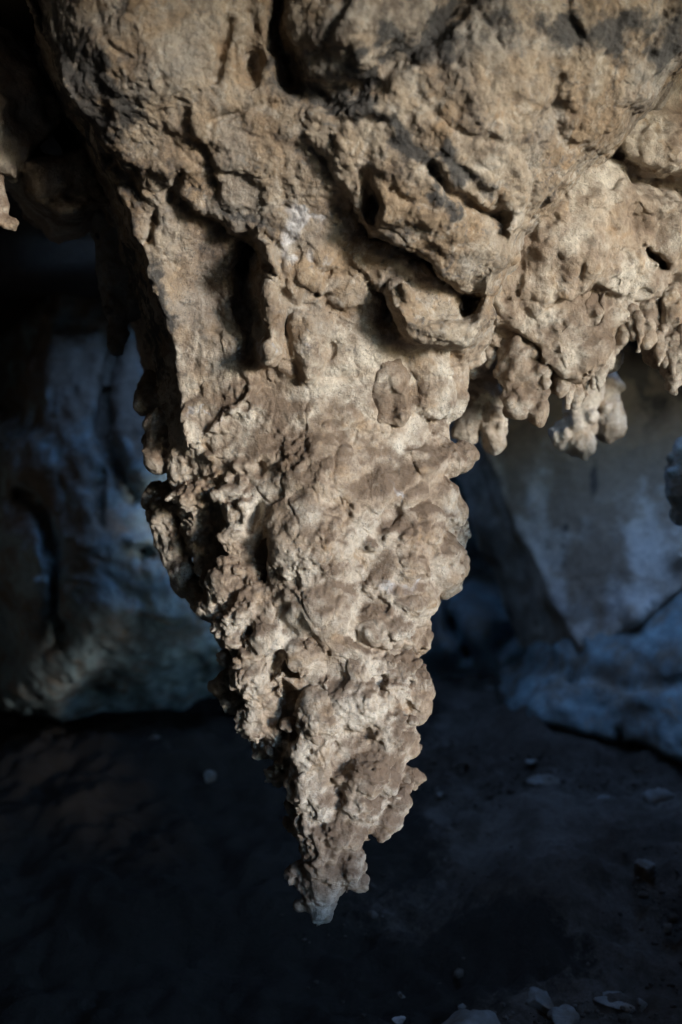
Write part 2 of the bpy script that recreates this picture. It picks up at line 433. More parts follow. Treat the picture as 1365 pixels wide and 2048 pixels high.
def prof(z):
    v = np.interp(-z, -_zt, _vt); d = np.interp(v, _vt, _dt)
    l = np.interp(v, PROF[:, 0], PROF[:, 1]); r = np.interp(v, PROF[:, 0], PROF[:, 2])
    rad = (r - l) / 2 / F * d; rad = np.where(v > 1846, -0.02, rad)
    cx = ((l + r) / 2 - 682.5) / F * d
    cy = DC - 0.12 + 0.75 * KY * rad
    return cx, cy, rad, v
def front(u, v, din=0.0):
    """point on the stalactite's front skin at pixel (u, v), pushed din metres into the rock"""
    d = 2.02
    for _ in range(6):
        p = at(u, v, d); cx, cy, rad, _v = prof(np.array([p[2]])); cx, cy, rad = cx[0], cy[0], rad[0]
        q = min(1.0, abs(p[0] - cx) / max(rad, 1e-3)); d = cy - KY * rad * math.sqrt(1 - q * q)
    return at(u, v, d + din)
px = DC * 0.96 / F                                                         # metres per photograph pixel there

H = 0.0061
G = Grid((-0.80, 1.42, 0.40), (0.86, 2.66, 2.25), H)
f_ceil = ceil.field(G)
ax, ay, az = G.axes()
cx, cy, rad, vz = prof(az)
X = (ax[:, None, None] - cx[None, None, :]); Y = ay[None, :, None] - cy[None, None, :]; Y = np.where(Y > 0, Y / KB, Y / KY)
f_st = (np.sqrt(X * X + Y * Y) - rad[None, None, :]) * f32(0.8)
f_st = np.maximum(f_st, (az[None, None, :] - f32(at(0, 600, 2.1)[2])))       # its root is inside the ceiling
G.f = smin(f_ceil, f_st.astype(f32), 0.06)
del f_ceil, f_st, X, Y

random.seed(11)
# lobes on the stalactite: pixel, radii in pixels, how deep the centre sits (in pixels), tilt
LOBES = [
    (395, 850, 62, 95, 130, 0), (370, 925, 45, 60, 60, 0), (450, 830, 60, 60, 150, 0), (600, 840, 110, 90, 100, 0), (720, 815, 80, 70, 90, 0),
    (860, 780, 55, 70, 40, 0), (845, 730, 70, 40, 35, 0), (905, 780, 30, 60, 20, 0),
    (640, 950, 110, 100, 70, 0), (620, 1080, 105, 130, 60, 0), (640, 1200, 90, 90, 55, 0), (700, 1010, 70, 80, 45, 0),
    (880, 920, 55, 34, 28, -10), (926, 912, 27, 32, 4, 0), (830, 935, 62, 42, 30, 10), (800, 985, 55, 36, 26, 15), (760, 975, 34, 36, 14, 0),
    (870, 985, 48, 40, 26, 0), (735, 1000, 26, 38, 14, 0), (820, 1040, 50, 34, 22, 0), (835, 1066, 44, 38, 12, 0), (905, 1065, 36, 40, 12, 0),
    (880, 1020, 50, 35, 26, 0), (790, 1080, 48, 40, 26, 0), (870, 1125, 66, 52, 20, -10), (800, 1130, 60, 50, 30, 0), (895, 1165, 36, 36, 14, 0),
    (800, 1190, 62, 50, 30, 0), (765, 1160, 34, 50, 20, 0), (840, 1195, 40, 34, 18, 0), (820, 1235, 36, 28, 18, 0), (760, 1250, 60, 55, 40, 0),
    (830, 1275, 30, 40, 18, 0), (825, 1390, 42, 62, 14, 0), (790, 1330, 46, 34, 18, 0), (785, 1365, 34, 26, 14, 0), (715, 1335, 40, 36, 24, 0),
    (700, 1400, 66, 60, 44, 0), (640, 1430, 60, 62, 26, 0), (625, 1490, 50, 60, 26, 0), (770, 1455, 40, 52, 16, 0), (820, 1480, 28, 40, 14, 0),
    (735, 1550, 48, 46, 14, 0), (775, 1570, 26, 30, 10, 0), (790, 1600, 30, 28, 12, 0), (765, 1520, 18, 22, 6, 0), (830, 1505, 15, 18, 4, 0),
    (825, 1555, 18, 20, 5, 0), (720, 1610, 50, 44, 22, 0), (620, 1560, 46, 62, 22, 0), (640, 1610, 36, 40, 18, 0), (770, 1640, 30, 24, 10, 0),
    (690, 1660, 46, 46, 22, 0), (760, 1665, 14, 14, 2, 0), (630, 1670, 40, 60, 22, 15), (650, 1720, 40, 50, 24, 0), (700, 1720, 36, 46, 20, 0),
    (715, 1765, 28, 18, 6, -20), (730, 1755, 14, 10, 2, 0), (640, 1780, 30, 40, 18, 0), (596, 1745, 16, 22, 4, 0), (584, 1757, 9, 12, 1, 0), (635, 1812, 18, 30, 10, 0),
    (470, 985, 70, 22, 16, 6), (390, 985, 58, 26, 14, 12), (345, 1000, 34, 30, 10, 0), (330, 1035, 28, 42, -6, 0), (345, 1085, 26, 40, 0, 0),
    (365, 1140, 24, 38, 0, -20), (470, 1060, 30, 60, 20, -12), (455, 1150, 34, 60, 20, -15), (495, 1210, 34, 50, 18, -30), (430, 1215, 38, 28, 8, 0),
    (470, 1260, 40, 34, 14, 0), (540, 1275, 44, 40, 22, 0), (600, 1310, 50, 40, 30, 0), (510, 1350, 50, 56, 12, 0), (448, 1370, 22, 30, 2, 0),
    (470, 1400, 26, 30, 6, 0), (515, 1430, 36, 46, 14, -20), (530, 1490, 26, 36, 8, -25), (560, 1545, 26, 34, 10, -25), (590, 1600, 22, 30, 8, 0),
    (560, 1320, 40, 44, 34, 0), (655, 1275, 36, 26, 16, 0), (690, 1300, 30, 24, 12, 0), (585, 1640, 14, 10, 0, 0), (578, 1552, 12, 12, 0, 0)]
for (u, v, ru, rv, dp, tl) in LOBES:
    r = (ru * px, min(ru, rv) * px * 0.95, rv * px)
    G.blob(front(u, v, (dp * 0.40 if min(ru, rv) < 70 else dp * 0.85) * px), r, 0.007, tilt=R(tl))
G.cone(front(640, 1770, 0.012), front(632, 1850, 0.006), 0.026, 0.005, 0.01)
# small rounded lumps in swarms
for k in range(300):
    v = random.uniform(900, 1800); l = np.interp(v, PROF[:, 0], PROF[:, 1]); r_ = np.interp(v, PROF[:, 0], PROF[:, 2])
    t = random.random() ** (1.0 if v > 1350 else 0.6 + 1.0 * (random.random() < .35)); u = l + (r_ - l) * (t if random.random() < .5 else 1 - t)
    if 520 < u < 760 and v < 1230 and random.random() < .85: continue
    r = random.uniform(7, 17) * (0.8 if v > 1600 else 1)
    c = front(u, v, r * px * random.uniform(-.35, .45))
    for j in range(random.randint(1, 4)):
        rr = r * random.uniform(.5, 1) * px
        G.blob(c + np.array([random.gauss(0, r * px * .8), random.gauss(0, .25 * r * px), random.gauss(0, r * px * .8)]), rr, 0.004)
# hollows: pixel, radii, depth of centre
HOLES = [(446, 1095, 30, 74, 40, 8, 40), (548, 1140, 20, 50, 30, -20, 26), (596, 1420, 22, 52, 26, -8, 30), (588, 1330, 20, 30, 26, -25, 26), (430, 1275, 26, 34, 20, 0, 40), (415, 1300, 20, 24, 10, 0, 40), (606, 1570, 14, 40, 16, -25, 24), (412, 1095, 34, 78, 4, 8, 52), (425, 1050, 26, 36, 4, 0, 40), (524, 1130, 11, 60, 0, -20, 34), (512, 1030, 11, 34, 0, -20, 26), (522, 930, 7, 36, 0, -8, 16),
    (555, 1325, 12, 34, 0, -25, 30), (574, 1410, 16, 50, 0, -8, 40), (560, 1480, 12, 44, 0, -15, 30), (592, 1560, 10, 44, 0, -25, 24), (482, 1325, 24, 9, 0, 10, 24),
    (455, 1285, 14, 12, 0, 0, 24), (415, 1275, 24, 30, 0, 0, 40), (442, 1185, 9, 44, 0, -20, 26), (500, 1265, 12, 12, 0, 0, 24), (395, 1208, 12, 12, 0, 0, 24)]
for (u, v, ru, rv, dp, tl, dd) in HOLES:
    G.blob(front(u, v, dp * px), (ru * px, dd * px, rv * px), 0.006, cut=True, tilt=R(tl))

for (a, b) in [((338, 985), (322, 1030)), ((322, 1030), (338, 1095)), ((338, 1095), (366, 1160)), ((366, 1160), (420, 1212))]:
    G.cone(front(*a, 0.02), front(*b, 0.02), 0.026, 0.024, 0.012)
# rock relief at hand scale, in the distance field so that it can undercut
idx, P = G.band(0.045)
u_, v_ = pix(P); lowz = sstep(640, 860, v_)                                 # 0 on the ceiling, 1 on the stalactite
def where_(mask, fn, *arrs):
    out = np.zeros(len(mask), f32)
    if mask.any(): out[mask] = fn(*[a[mask] for a in arrs])
    return out
W = P + 0.02 * np.stack([noise(P, 0.11, 61), noise(P, 0.11, 62), noise(P, 0.11, 63)], 1)
def hand_ceiling(W, P, u):
    rgh = sstep(-0.35, 0.5, noise(P, 0.4, 55) + 0.5 * sstep(500, 900, u))
    return 0.012 * fbm(W, 0.2, 2, 5) - (0.003 + 0.007 * rgh) * billow(W, 0.075, 2, 9) - (0.003 + 0.008 * rgh) * ridged(W, 0.15, 21, 14)
def hand_stal(W):
    return 0.010 * fbm(W, 0.15, 2, 7) + 0.011 * (billow(W, 0.055, 2, 13) - 0.3) - 0.012 * (0.55 - worley(W, 0.042, 2))
G.f[idx] -= where_(lowz < 1, hand_ceiling, W, P, u_) * (1 - lowz) + where_(lowz > 0, hand_stal, W) * lowz
p, q = G.mesh(); del G
p, q = keep_big(p, q, 0.05)
p, q = refine_front(p, q)
nrm = normals(p, q)
u_, v_ = pix(p); lowz = sstep(640, 860, v_)
W = p + 0.006 * np.stack([noise(p, 0.035, 71), noise(p, 0.035, 72), noise(p, 0.035, 73)], 1)
def crust_ceiling(W):
    return 0.006 * fbm(W, 0.05, 5, 31, 0.62) - 0.0045 * ridged(W, 0.11, 33, 22) - 0.002 * ridged(W, 0.04, 35, 14)
def crust_stal(W, p):
    pop = np.clip(sstep(-0.1, 0.5, noise(p, 0.12, 41)) + 0.45 * sstep(1230, 1450, pix(p)[1]) + 0.4 * (1 - sstep(430, 560, pix(p)[0])), 0, 1.2); pit = worley(p, 0.026, 8)
    return ((0.35 + 0.9 * pop) * 0.0045 * fbm(W, 0.028, 4, 37, 0.62) + pop * 0.0105 * (0.5 - worley(W, 0.019, 4)) + pop * 0.0045 * (0.5 - worley(W, 0.0105, 6)) - 0.0055 * ridged(W, 0.075, 39, 26)
            - 0.0085 * (1 - sstep(0.10, 0.24, pit)) * sstep(-0.1, 0.3, noise(p, 0.15, 43)))
disp_c = where_(lowz < 1, crust_ceiling, W); disp_s = where_(lowz > 0, crust_stal, W, p)
nz_form = nrm[:, 2].copy()
p = p + nrm * (disp_c * (1 - lowz) + disp_s * lowz)[:, None]
nrm = normals(p, q); u_, v_ = pix(p)

def spot(u, v, ru, rv, ang=0):
    c, n = math.cos(R(ang)), math.sin(R(ang)); x, y = uw - u, vw - v
    return np.exp(-(((c * x + n * y) / ru) ** 2 + ((-n * x + c * y) / rv) ** 2))
uw = u_ + 70 * fbm(p, 0.10, 4, 85, 0.6); vw = v_ + 60 * fbm(p, 0.10, 4, 87, 0.6)
big = fbm(p, 0.17, 3, 81); mid = fbm(p, 0.06, 3, 83)
dust = 0.46 + 0.22 * big + 0.22 * mid + (0.40 * nz_form + 0.26 * nrm[:, 2]) * lowz - 0.16 * (1 - lowz)
for a in [(560, 800, 90, 50, 0), (610, 920, 90, 50, 0), (610, 1150, 60, 80, 0), (850, 920, 110, 30, 0), (860, 1050, 80, 40, 0), (780, 780, 60, 50, 0),
          (840, 1390, 40, 70, 0), (770, 1460, 45, 60, 0), (750, 1570, 80, 60, 0), (690, 1660, 60, 60, 0), (430, 560, 60, 90, 0), (380, 690, 70, 40, 0), (530, 600, 30, 90, 0), (690, 730, 60, 40, 0)]:
    dust += 0.26 * spot(*a)
for a in [(730, 880, 80, 25, 0), (600, 980, 60, 40, 30), (560, 1050, 60, 60, 0), (800, 880, 60, 20, 0), (730, 1400, 50, 60, 0), (520, 1360, 60, 60, 0), (620, 1480, 60, 60, 0), (700, 1270, 60, 40, 0), (810, 1110, 90, 20, 0)]:
    dust -= 0.30 * spot(*a)
white = np.zeros(len(p)) + 0.02 + 0.12 * mid
for a in [(395, 832, 16, 28, 0), (425, 800, 8, 12, 0), (630, 462, 46, 22, 0), (555, 700, 14, 24, 0), (490, 802, 6, 8, 0), (600, 500, 40, 60, 0), (820, 985, 22, 12, 0), (800, 1170, 30, 20, 0)]:
    white += 0.80 * spot(*a)
stain = 0.10 + 0.34 * big * (1 - lowz) + 0.2 * mid * (1 - lowz)
for a, w in [((1200, 70, 260, 60, 0), .75), ((830, 80, 160, 26, -35), .7), ((700, 200, 90, 60, 30), .55), ((830, 290, 190, 34, 28), .7), ((960, 390, 110, 30, 30), .55),
          ((560, 60, 30, 140, 0), .5), ((130, 120, 44, 190, -28), .9), ((230, 250, 20, 60, -20), .5), ((470, 440, 90, 16, 40), .45), ((860, 520, 110, 16, 30), .4), ((590, 440, 120, 60, 20), .25), ((300, 600, 34, 190, -22), .7), ((880, 650, 60, 20, 15), .4), ((300, 790, 26, 120, 0), .4)]:
    stain += 0.95 * w * spot(*a)  # dark staining, with the shade of the left edge also put into the colour

# split: the ceiling above the folds, the stalactite below
vf = v_[q].mean(1); uf = u_[q].mean(1)
cut = np.interp(uf, [300, 440, 520, 580, 625, 690, 770, 800, 870, 950], [745, 745, 738, 748, 772, 742, 720, 676, 696, 698])
low = vf > cut
up = 1 - sstep(560, 800, v_ + 60 * mid)
cp, cq, cd, cw, cs, cu = take(p, q, ~low, dust, white, stain, up)
sp_, sq, sd, sw, ss, su = take(p, q, low, dust, white, stain, up)
ceiling = tag(link_mesh('cave_ceiling', cp, cq, M_STAL, dust=cd, white=cw, stain=cs, upper=cu), kind='structure')
stalactite = bpy.data.objects.new('stalactite', None); COL.objects.link(stalactite)
tag(stalactite, 'huge knobbly brown and cream stalactite tapering to a point at the centre', 'stalactite')
shaft = link_mesh('shaft', sp_, sq, M_STAL, stalactite, dust=sd, white=sw, stain=ss, upper=su)
print('main rock', len(p), len(q))

# ------------------------------------------------------------------ further rock faces built the same way
def face_rock(name, rel, lo, hi, h, mat, amp=1.0, lam=0.12, sub=0, dust_b=0.4, dust_n=0.35, stain_b=-0.2, extra=None, fine=1.0, spots=(), streak=0.0):
    G = Grid(lo, hi, h); G.f = rel.field(G)
    if extra: extra(G)
    idx, P = G.band(0.05 * max(1, amp))
    W = P + 0.25 * lam * np.stack([noise(P, lam, 61), noise(P, lam, 62), noise(P, lam, 63)], 1)
    G.f[idx] -= (amp * (0.012 * fbm(W, lam * 1.3, 3, 5) - 0.009 * billow(W, lam * 0.5, 2, 9) - 0.007 * ridged(W, lam, 21, 14))).astype(f32)
    p, q = G.mesh(); p, q = keep_big(p, q, 0.05)
    if sub: p, q = refine_front(p, q)
    n = normals(p, q)
    if fine: p = p + n * (fine * (0.004 * fbm(p, 0.04, 3, 31) - 0.003 * ridged(p, 0.05, 33, 10)))[:, None]
    n = normals(p, q); u, v = pix(p)
    dust = dust_b + dust_n * fbm(p, lam * 1.6, 3, 81) + 0.22 * fbm(p, lam * 0.5, 2, 83) + 0.15 * n[:, 2]
    stain = stain_b + 0.3 * fbm(p, lam * 2, 3, 91); white = 0.05 + 0.2 * fbm(p, lam * 0.8, 3, 95)
    if streak: stain = stain + streak * fbm(p * np.array([1, 1, .12], f32), 0.09, 4, 97, .6); dust = dust + streak * fbm(p * np.array([1, 1, .15], f32), 0.16, 3, 99)
    for (w, su, sv, ru, rv, a) in spots:
        g = a * np.exp(-((u - su) / ru) ** 2 - ((v - sv) / rv) ** 2)
        if w == 'd': dust = dust + g
        elif w == 's': stain = stain + g
        else: white = white + g
    return link_mesh(name, p, q, mat, dust=dust, stain=stain, white=white)

# shelf on the right, from which the short stalactites hang
rs = Relief(700, 1800, -300, 1000, [(900, 0, 2.2), (1100, 0, 2.15), (1365, 0, 2.05), (1700, 0, 2.0), (950, 300, 2.12), (1200, 250, 2.02), (1365, 250, 2.08), (1700, 300, 2.05),
    (1000, 560, 2.02), (1100, 480, 2.00), (1200, 400, 2.01), (1300, 420, 2.10), (1365, 420, 2.08), (1000, 700, 2.11), (1160, 700, 2.08), (1200, 600, 2.07), (1100, 620, 2.06), (1365, 640, 2.2), (1700, 640, 2.2)], seed=23, warp=8)
rs.crack([(1230, 300), (1270, 350), (1330, 372), (1400, 380)], 0.09, 22); rs.swell(1340, 290, 60, 50, 0.06); rs.swell(1260, 400, 80, 40, 0.04)
rs.crack([(1290, 495), (1310, 520), (1330, 545)], 0.05, 7); rs.crack([(1185, 590), (1190, 640)], 0.05, 10)
rs.ledge([(1000, 640), (1040, 660), (1075, 690), (1100, 730)], 0.05, 10, 60, 20); rs.swell(1190, 500, 90, 60, 0.03)
rs.ledge([(1140, 590), (1190, 560), (1230, 580), (1290, 600), (1365, 610)], 0.05, 10, 50, 20)
rs.edge([(700, 740), (940, 735), (965, 715), (995, 690), (1030, 720), (1098, 745), (1128, 770), (1160, 765), (1215, 730), (1232, 650), (1285, 655), (1330, 690), (1400, 700), (1800, 700)], 0.15, 20)
rock_shelf = face_rock('rock_shelf', rs, (0.16, 1.85, CZ + 0.2), (1.25, 2.32, CZ + 1.05), 0.0075, M_STAL, amp=1.5, lam=0.10, sub=1, dust_b=0.36, fine=1.5,
    spots=[('d', 1250, 480, 140, 60, .22), ('d', 1160, 660, 60, 60, .4), ('w', 1130, 580, 60, 60, .2), ('w', 1290, 600, 40, 14, .3)])
tag(rock_shelf, 'sunlit tan rock shelf fringed with short stalactites at upper right', 'rock shelf')

def pendant(name, label, d, cones, mat, h=0.005, swarm=0, seed=1, dust_b=0.45, group=None, parent=None, amp=1.0, swarm_r=(5, 12), sub=1):
    """a small hanging formation: tapered limbs given as (u0, v0, r0, u1, v1, r1[, dd]) in pixels at distance d"""
    s = d / F; rd = random.Random(seed)
    P0 = [at(c[0], c[1], d + (c[6] if len(c) > 6 else 0)) for c in cones]; P1 = [at(c[3], c[4], d + (c[6] if len(c) > 6 else 0)) for c in cones]
    rr = max(max(c[2], c[5]) for c in cones) * s + 0.035
    lo = np.min(P0 + P1, 0) - rr; hi = np.max(P0 + P1, 0) + rr
    G = Grid(lo, hi, h)
    for c, a, b in zip(cones, P0, P1): G.cone(a, b, c[2] * s, c[5] * s, 0.012)
    for _ in range(swarm):
        i = rd.randrange(len(cones)); t = rd.random(); c = cones[i]
        r0 = (c[2] + (c[5] - c[2]) * t) * s; an = rd.uniform(0, 2 * math.pi); r = rd.uniform(*swarm_r) * s
        ctr = P0[i] + (P1[i] - P0[i]) * t + np.array([math.cos(an) * r0, math.sin(an) * r0, 0])
        G.blob(ctr, r, 0.003)
    idx, P = G.band(0.03)
    W = P + seed * 1.3
    G.f[idx] -= (amp * (0.008 * fbm(W, 0.09, 2, 5) + 0.007 * (billow(W, 0.045, 2, 13) - 0.3) - 0.008 * (0.55 - worley(W, 0.035, 2)))).astype(f32)
    p, q = G.mesh(); p, q = keep_big(p, q, 0.05)
    if sub: p, q = refine_front(p, q)
    n = normals(p, q); p = p + n * (amp * (0.0025 * fbm(p, 0.025, 3, 37) + 0.004 * sstep(-.1, .4, noise(p, 0.08, 41)) * (0.5 - worley(p, 0.014, 4))))[:, None]
    n = normals(p, q)
    dust = dust_b + 0.3 * fbm(p, 0.1, 3, 81) + 0.3 * n[:, 2]
    o = link_mesh(name, p, q, mat, parent, dust=dust, stain=np.full(len(p), -0.3), white=np.full(len(p), 0.05))
    if label: tag(o, label, 'stalactite', group)
    return o

def knob(name, cones, swarm, seed, sr=(4, 11), dust_b=0.55, din=0.01, h=0.0034):
    u = sum(c[0] for c in cones) / len(cones); v = sum(c[1] for c in cones) / len(cones)
    pendant(name, None, float(front(u, v)[1]) + din, cones, M_STAL, h=h, swarm=swarm, seed=seed, dust_b=dust_b, parent=stalactite, swarm_r=sr, amp=1.0, sub=0)
knob('hanging_nodule', [(768, 745, 17, 766, 800, 19), (766, 800, 18, 774, 840, 9), (795, 750, 22, 800, 795, 17), (802, 812, 13, 801, 840, 17), (740, 765, 12, 748, 785, 13), (782, 735, 20, 788, 765, 22)], 120, 21, din=0.008, sr=(3, 8), dust_b=0.62)
knob('nodule', [(928, 912, 26, 926, 916, 27)], 12, 22, din=0.02); knob('nodule', [(838, 1062, 36, 832, 1070, 34)], 24, 23); knob('nodule', [(906, 1062, 30, 904, 1072, 30)], 24, 24, din=0.02)
knob('nodule', [(738, 990, 20, 730, 1015, 22)], 24, 25); knob('nodule', [(300, 765, 22, 292, 810, 22), (330, 790, 30, 300, 800, 20)], 10, 31, din=0.0); knob('nodule', [(318, 840, 26, 312, 920, 26), (350, 880, 34, 320, 880, 26)], 14, 32, din=0.0); knob('nodule', [(312, 985, 22, 300, 1000, 18), (350, 995, 26, 315, 992, 20)], 8, 33, din=0.02)
knob('nodule', [(768, 1440, 34, 772, 1478, 24)], 6, 26); knob('nodule', [(735, 1545, 42, 738, 1560, 38)], 8, 27)
knob('nodule', [(775, 1566, 15, 775, 1580, 16)], 5, 28); knob('nodule', [(640, 1415, 46, 634, 1455, 40)], 14, 29, dust_b=0.4); knob('nodule', [(822, 1365, 34, 826, 1410, 36)], 4, 30, din=0.02)
for i, (cu_, cv_, cr) in enumerate([(818, 1268, 26), (790, 1325, 28), (785, 1362, 20), (686, 1135, 9), (655, 1285, 20), (442, 1372, 20), (470, 1290, 22), (735, 1365, 12), (832, 1498, 15), (824, 1556, 14),
        (604, 1640, 18), (588, 1748, 14), (726, 1760, 12), (540, 1262, 24), (484, 1235, 22), (905, 1175, 18), (352, 1040, 22), (345, 1100, 18), (625, 1290, 20), (700, 1305, 18), (575, 1450, 13), (545, 1500, 18), (770, 1655, 14), (690, 1625, 16)]):
    knob('popcorn_cluster', [(cu_, cv_ - cr * .3, cr * .8, cu_, cv_ + cr * .3, cr * .7)], int(18 + cr * 1.6), 40 + i, sr=(3.2, 6.5), din=0.004, h=0.0028)

HANG = 'short stalactites under the shelf'
pendant('stalactite', 'stubby brown popcorn-crusted stalactite with two blunt tips beside the great stalactite', 2.16,
    [(1035, 640, 40, 1040, 740, 40), (1030, 730, 34, 1036, 815, 26), (1062, 740, 32, 1074, 822, 16), (1074, 815, 15, 1072, 842, 5)], M_STAL, swarm=160, seed=3, dust_b=0.62, group=HANG)
pendant('stalactite', 'tan blocky stalactite with short blunt tip under middle of the shelf', 2.17,
    [(1170, 620, 52, 1170, 680, 44), (1150, 680, 34, 1155, 740, 22), (1155, 735, 18, 1157, 765, 8), (1205, 640, 22, 1208, 700, 14)], M_STAL, swarm=130, seed=4, dust_b=0.6, group=HANG)
pendant('stalactite', 'pale forked stalactite hanging behind the great stalactite, ending in two stumps', 2.38,
    [(965, 660, 50, 960, 760, 40), (935, 760, 26, 936, 870, 22), (990, 790, 22, 990, 888, 22)], M_STAL, swarm=60, seed=5, dust_b=0.22, group=HANG)
pendant('stalactite', 'pale grey bulbous stalactite cluster hanging in front of the smooth leaning wall', 2.62,
    [(1175, 700, 40, 1170, 790, 34), (1165, 790, 34, 1150, 880, 30), (1125, 860, 20, 1130, 885, 18), (1155, 880, 24, 1165, 908, 9), (1205, 760, 30, 1220, 850, 34, .06)], M_STAL, swarm=90, seed=6, dust_b=0.2, group=HANG, swarm_r=(8, 16))
pendant('stalactite', 'thin brown finger of stalactite left of the pointed one at the picture edge', 2.19,
    [(1300, 600, 22, 1304, 680, 20), (1304, 680, 20, 1312, 722, 13)], M_STAL, swarm=70, seed=7, dust_b=0.62, group=HANG, swarm_r=(4, 8))
pendant('stalactite', 'pointed brown stalactite at the right picture edge under the shelf', 2.18,
    [(1352, 600, 34, 1345, 700, 30), (1345, 700, 28, 1345, 765, 10), (1345, 765, 10, 1344, 783, 4)], M_STAL, swarm=90, seed=8, dust_b=0.5, group=HANG, swarm_r=(4, 9))
pendant('stalactite', 'dark slender stalactite hanging low at the right picture edge', 2.7,
    [(1375, 900, 30, 1368, 985, 34), (1362, 990, 20, 1358, 1025, 8), (1358, 1025, 8, 1357, 1040, 4)], M_WALL, swarm=30, seed=9, dust_b=0.5, group=HANG)
pendant('stalactite', 'dim grey straight stalactite half hidden behind the shelf edge', 2.75,
    [(1222, 600, 18, 1220, 700, 14), (1220, 700, 14, 1218, 755, 12)], M_WALL, swarm=6, seed=10, dust_b=0.4, group=HANG)

rd_ = random.Random(3)
for i, (du, dv) in enumerate([(1012, 668), (1088, 742), (1112, 760), (1138, 775), (1186, 742), (1204, 728), (1226, 690), (1238, 655), (1262, 652), (1278, 662), (1330, 690), (1365, 690), (975, 705), (1050, 715), (1000, 690), (1028, 712), (1070, 748), (1125, 780), (1150, 790), (1172, 765), (1196, 745), (1216, 715), (1250, 668), (1292, 680), (1318, 705), (1345, 712)]):
    ln = rd_.uniform(12, 46); r0 = rd_.uniform(7, 14)
    pendant('drip', None, 2.13 + rd_.uniform(0, .05), [(du, dv - 30, r0 * 1.4, du + 2, dv, r0), (du + 2, dv, r0, du + rd_.uniform(-4, 4), dv + ln, r0 * .35)], M_STAL, h=0.0042, swarm=16, seed=60 + i, dust_b=0.52, parent=rock_shelf, swarm_r=(3, 6), amp=0.8, sub=0)

# broken shelf and dark pendant on the left
ls = Relief(-500, 420, -300, 800, [(-300, 0, 1.62), (0, 0, 1.80), (200, 0, 2.15), (400, 0, 2.4), (-300, 300, 1.62), (20, 280, 1.76), (120, 330, 1.86), (230, 330, 2.02), (400, 330, 2.3), (0, 430, 1.86), (180, 430, 1.88), (350, 500, 2.3), (-300, 500, 1.8)], seed=31, warp=9)
ls.D += f32(0.18)
ls.edge([(-500, 330), (0, 345), (28, 350), (46, 328), (60, 375), (75, 405), (120, 432), (150, 432), (170, 415), (230, 402), (300, 430), (420, 480)], 0.16, 18)
ls.ledge([(70, 400), (100, 385), (140, 375)], 0.05, 8, 40, 10); ls.crack([(46, 352), (44, 330)], 0.03, 5); ls.swell(160, 425, 60, 30, 0.06)
left_shelf = face_rock('rock_shelf', ls, (-1.15, 1.5, CZ + 0.42), (-0.24, 2.55, CZ + 1.1), 0.011, M_STAL, amp=1.5, lam=0.11, sub=1, dust_b=0.42)
tag(left_shelf, 'shadowed brown rock shelf with broken lower edge at upper left', 'rock shelf')
pendant('stalactite', 'tiny hooked stalactite stub below the broken shelf at the left picture edge', 2.0,
    [(-5, 360, 16, 4, 430, 11), (4, 430, 10, 18, 452, 8), (18, 452, 7, 24, 440, 4)], M_STAL, swarm=5, seed=12, dust_b=0.6)
pendant('stalactite', 'dark hanging rock spike between the left shelf and the great stalactite', 2.34,
    [(260, 440, 70, 240, 560, 44), (240, 560, 40, 232, 660, 20), (232, 660, 18, 232, 705, 5), (290, 480, 50, 268, 620, 22)], M_ROUGH, h=0.008, swarm=20, seed=13, dust_b=0.5)

# fused columns far left
lc = Relief(-500, 620, 300, 1500, [(-300, 400, 3.9), (100, 500, 3.75), (250, 500, 3.7), (450, 500, 3.8), (-200, 800, 3.9), (120, 800, 3.5), (260, 800, 3.46), (420, 800, 3.6), (60, 1000, 3.5), (200, 1050, 3.40), (380, 1050, 3.5), (60, 1250, 3.55), (200, 1250, 3.45), (330, 1250, 3.45), (480, 1250, 3.6), (200, 1450, 3.65), (450, 1450, 3.7)], seed=41, warp=10)
lc.swell(170, 860, 110, 110, 0.07); lc.swell(60, 930, 50, 50, 0.06); lc.swell(60, 1120, 60, 120, 0.10); lc.swell(170, 1120, 60, 170, 0.08)
lc.crack([(225, 700), (212, 790), (206, 880), (225, 930), (262, 985)], 0.10, 15); lc.crack([(40, 985), (80, 1010), (100, 1060), (108, 1150), (118, 1280)], 0.11, 16)
lc.rib([(270, 760), (262, 850), (290, 930)], 0.05, 40); lc.swell(300, 1140, 60, 80, 0.06); lc.swell(290, 1110, 22, 14, -0.12); lc.swell(275, 1085, 24, 16, 0.05); lc.swell(310, 730, 40, 30, 0.05)
lc.crack([(200, 940), (195, 980), (205, 1040)], 0.05, 9); lc.swell(240, 1240, 50, 60, 0.05); lc.swell(370, 1230, 60, 50, 0.05); lc.swell(150, 1320, 50, 40, 0.05)
lc.edge([(190, 300), (150, 520), (106, 640), (98, 860), (26, 905), (20, 955), (0, 1040), (0, 1130), (50, 1215), (66, 1290), (55, 1500)], 0.12, 30)
lc.edge([(-100, 1380), (55, 1372), (110, 1388), (170, 1352), (220, 1335), (300, 1345), (400, 1300), (620, 1290)], 0.14, 26)
lc.edge([(150, 470), (220, 520), (300, 560), (400, 600), (620, 640)][::-1], 0.05, 30)
columns = face_rock('flowstone_column', lc, (-1.7, 3.2, CZ - 0.85), (-0.2, 4.3, CZ + 1.1), 0.0115, M_WALL, amp=2.0, lam=0.15, sub=0, dust_b=0.42, fine=1.0, spots=[('d', 200, 760, 200, 160, .45), ('d', 60, 1000, 60, 60, .25)])
tag(columns, 'dim grey flowstone columns fused together behind the great stalactite at left', 'rock column')

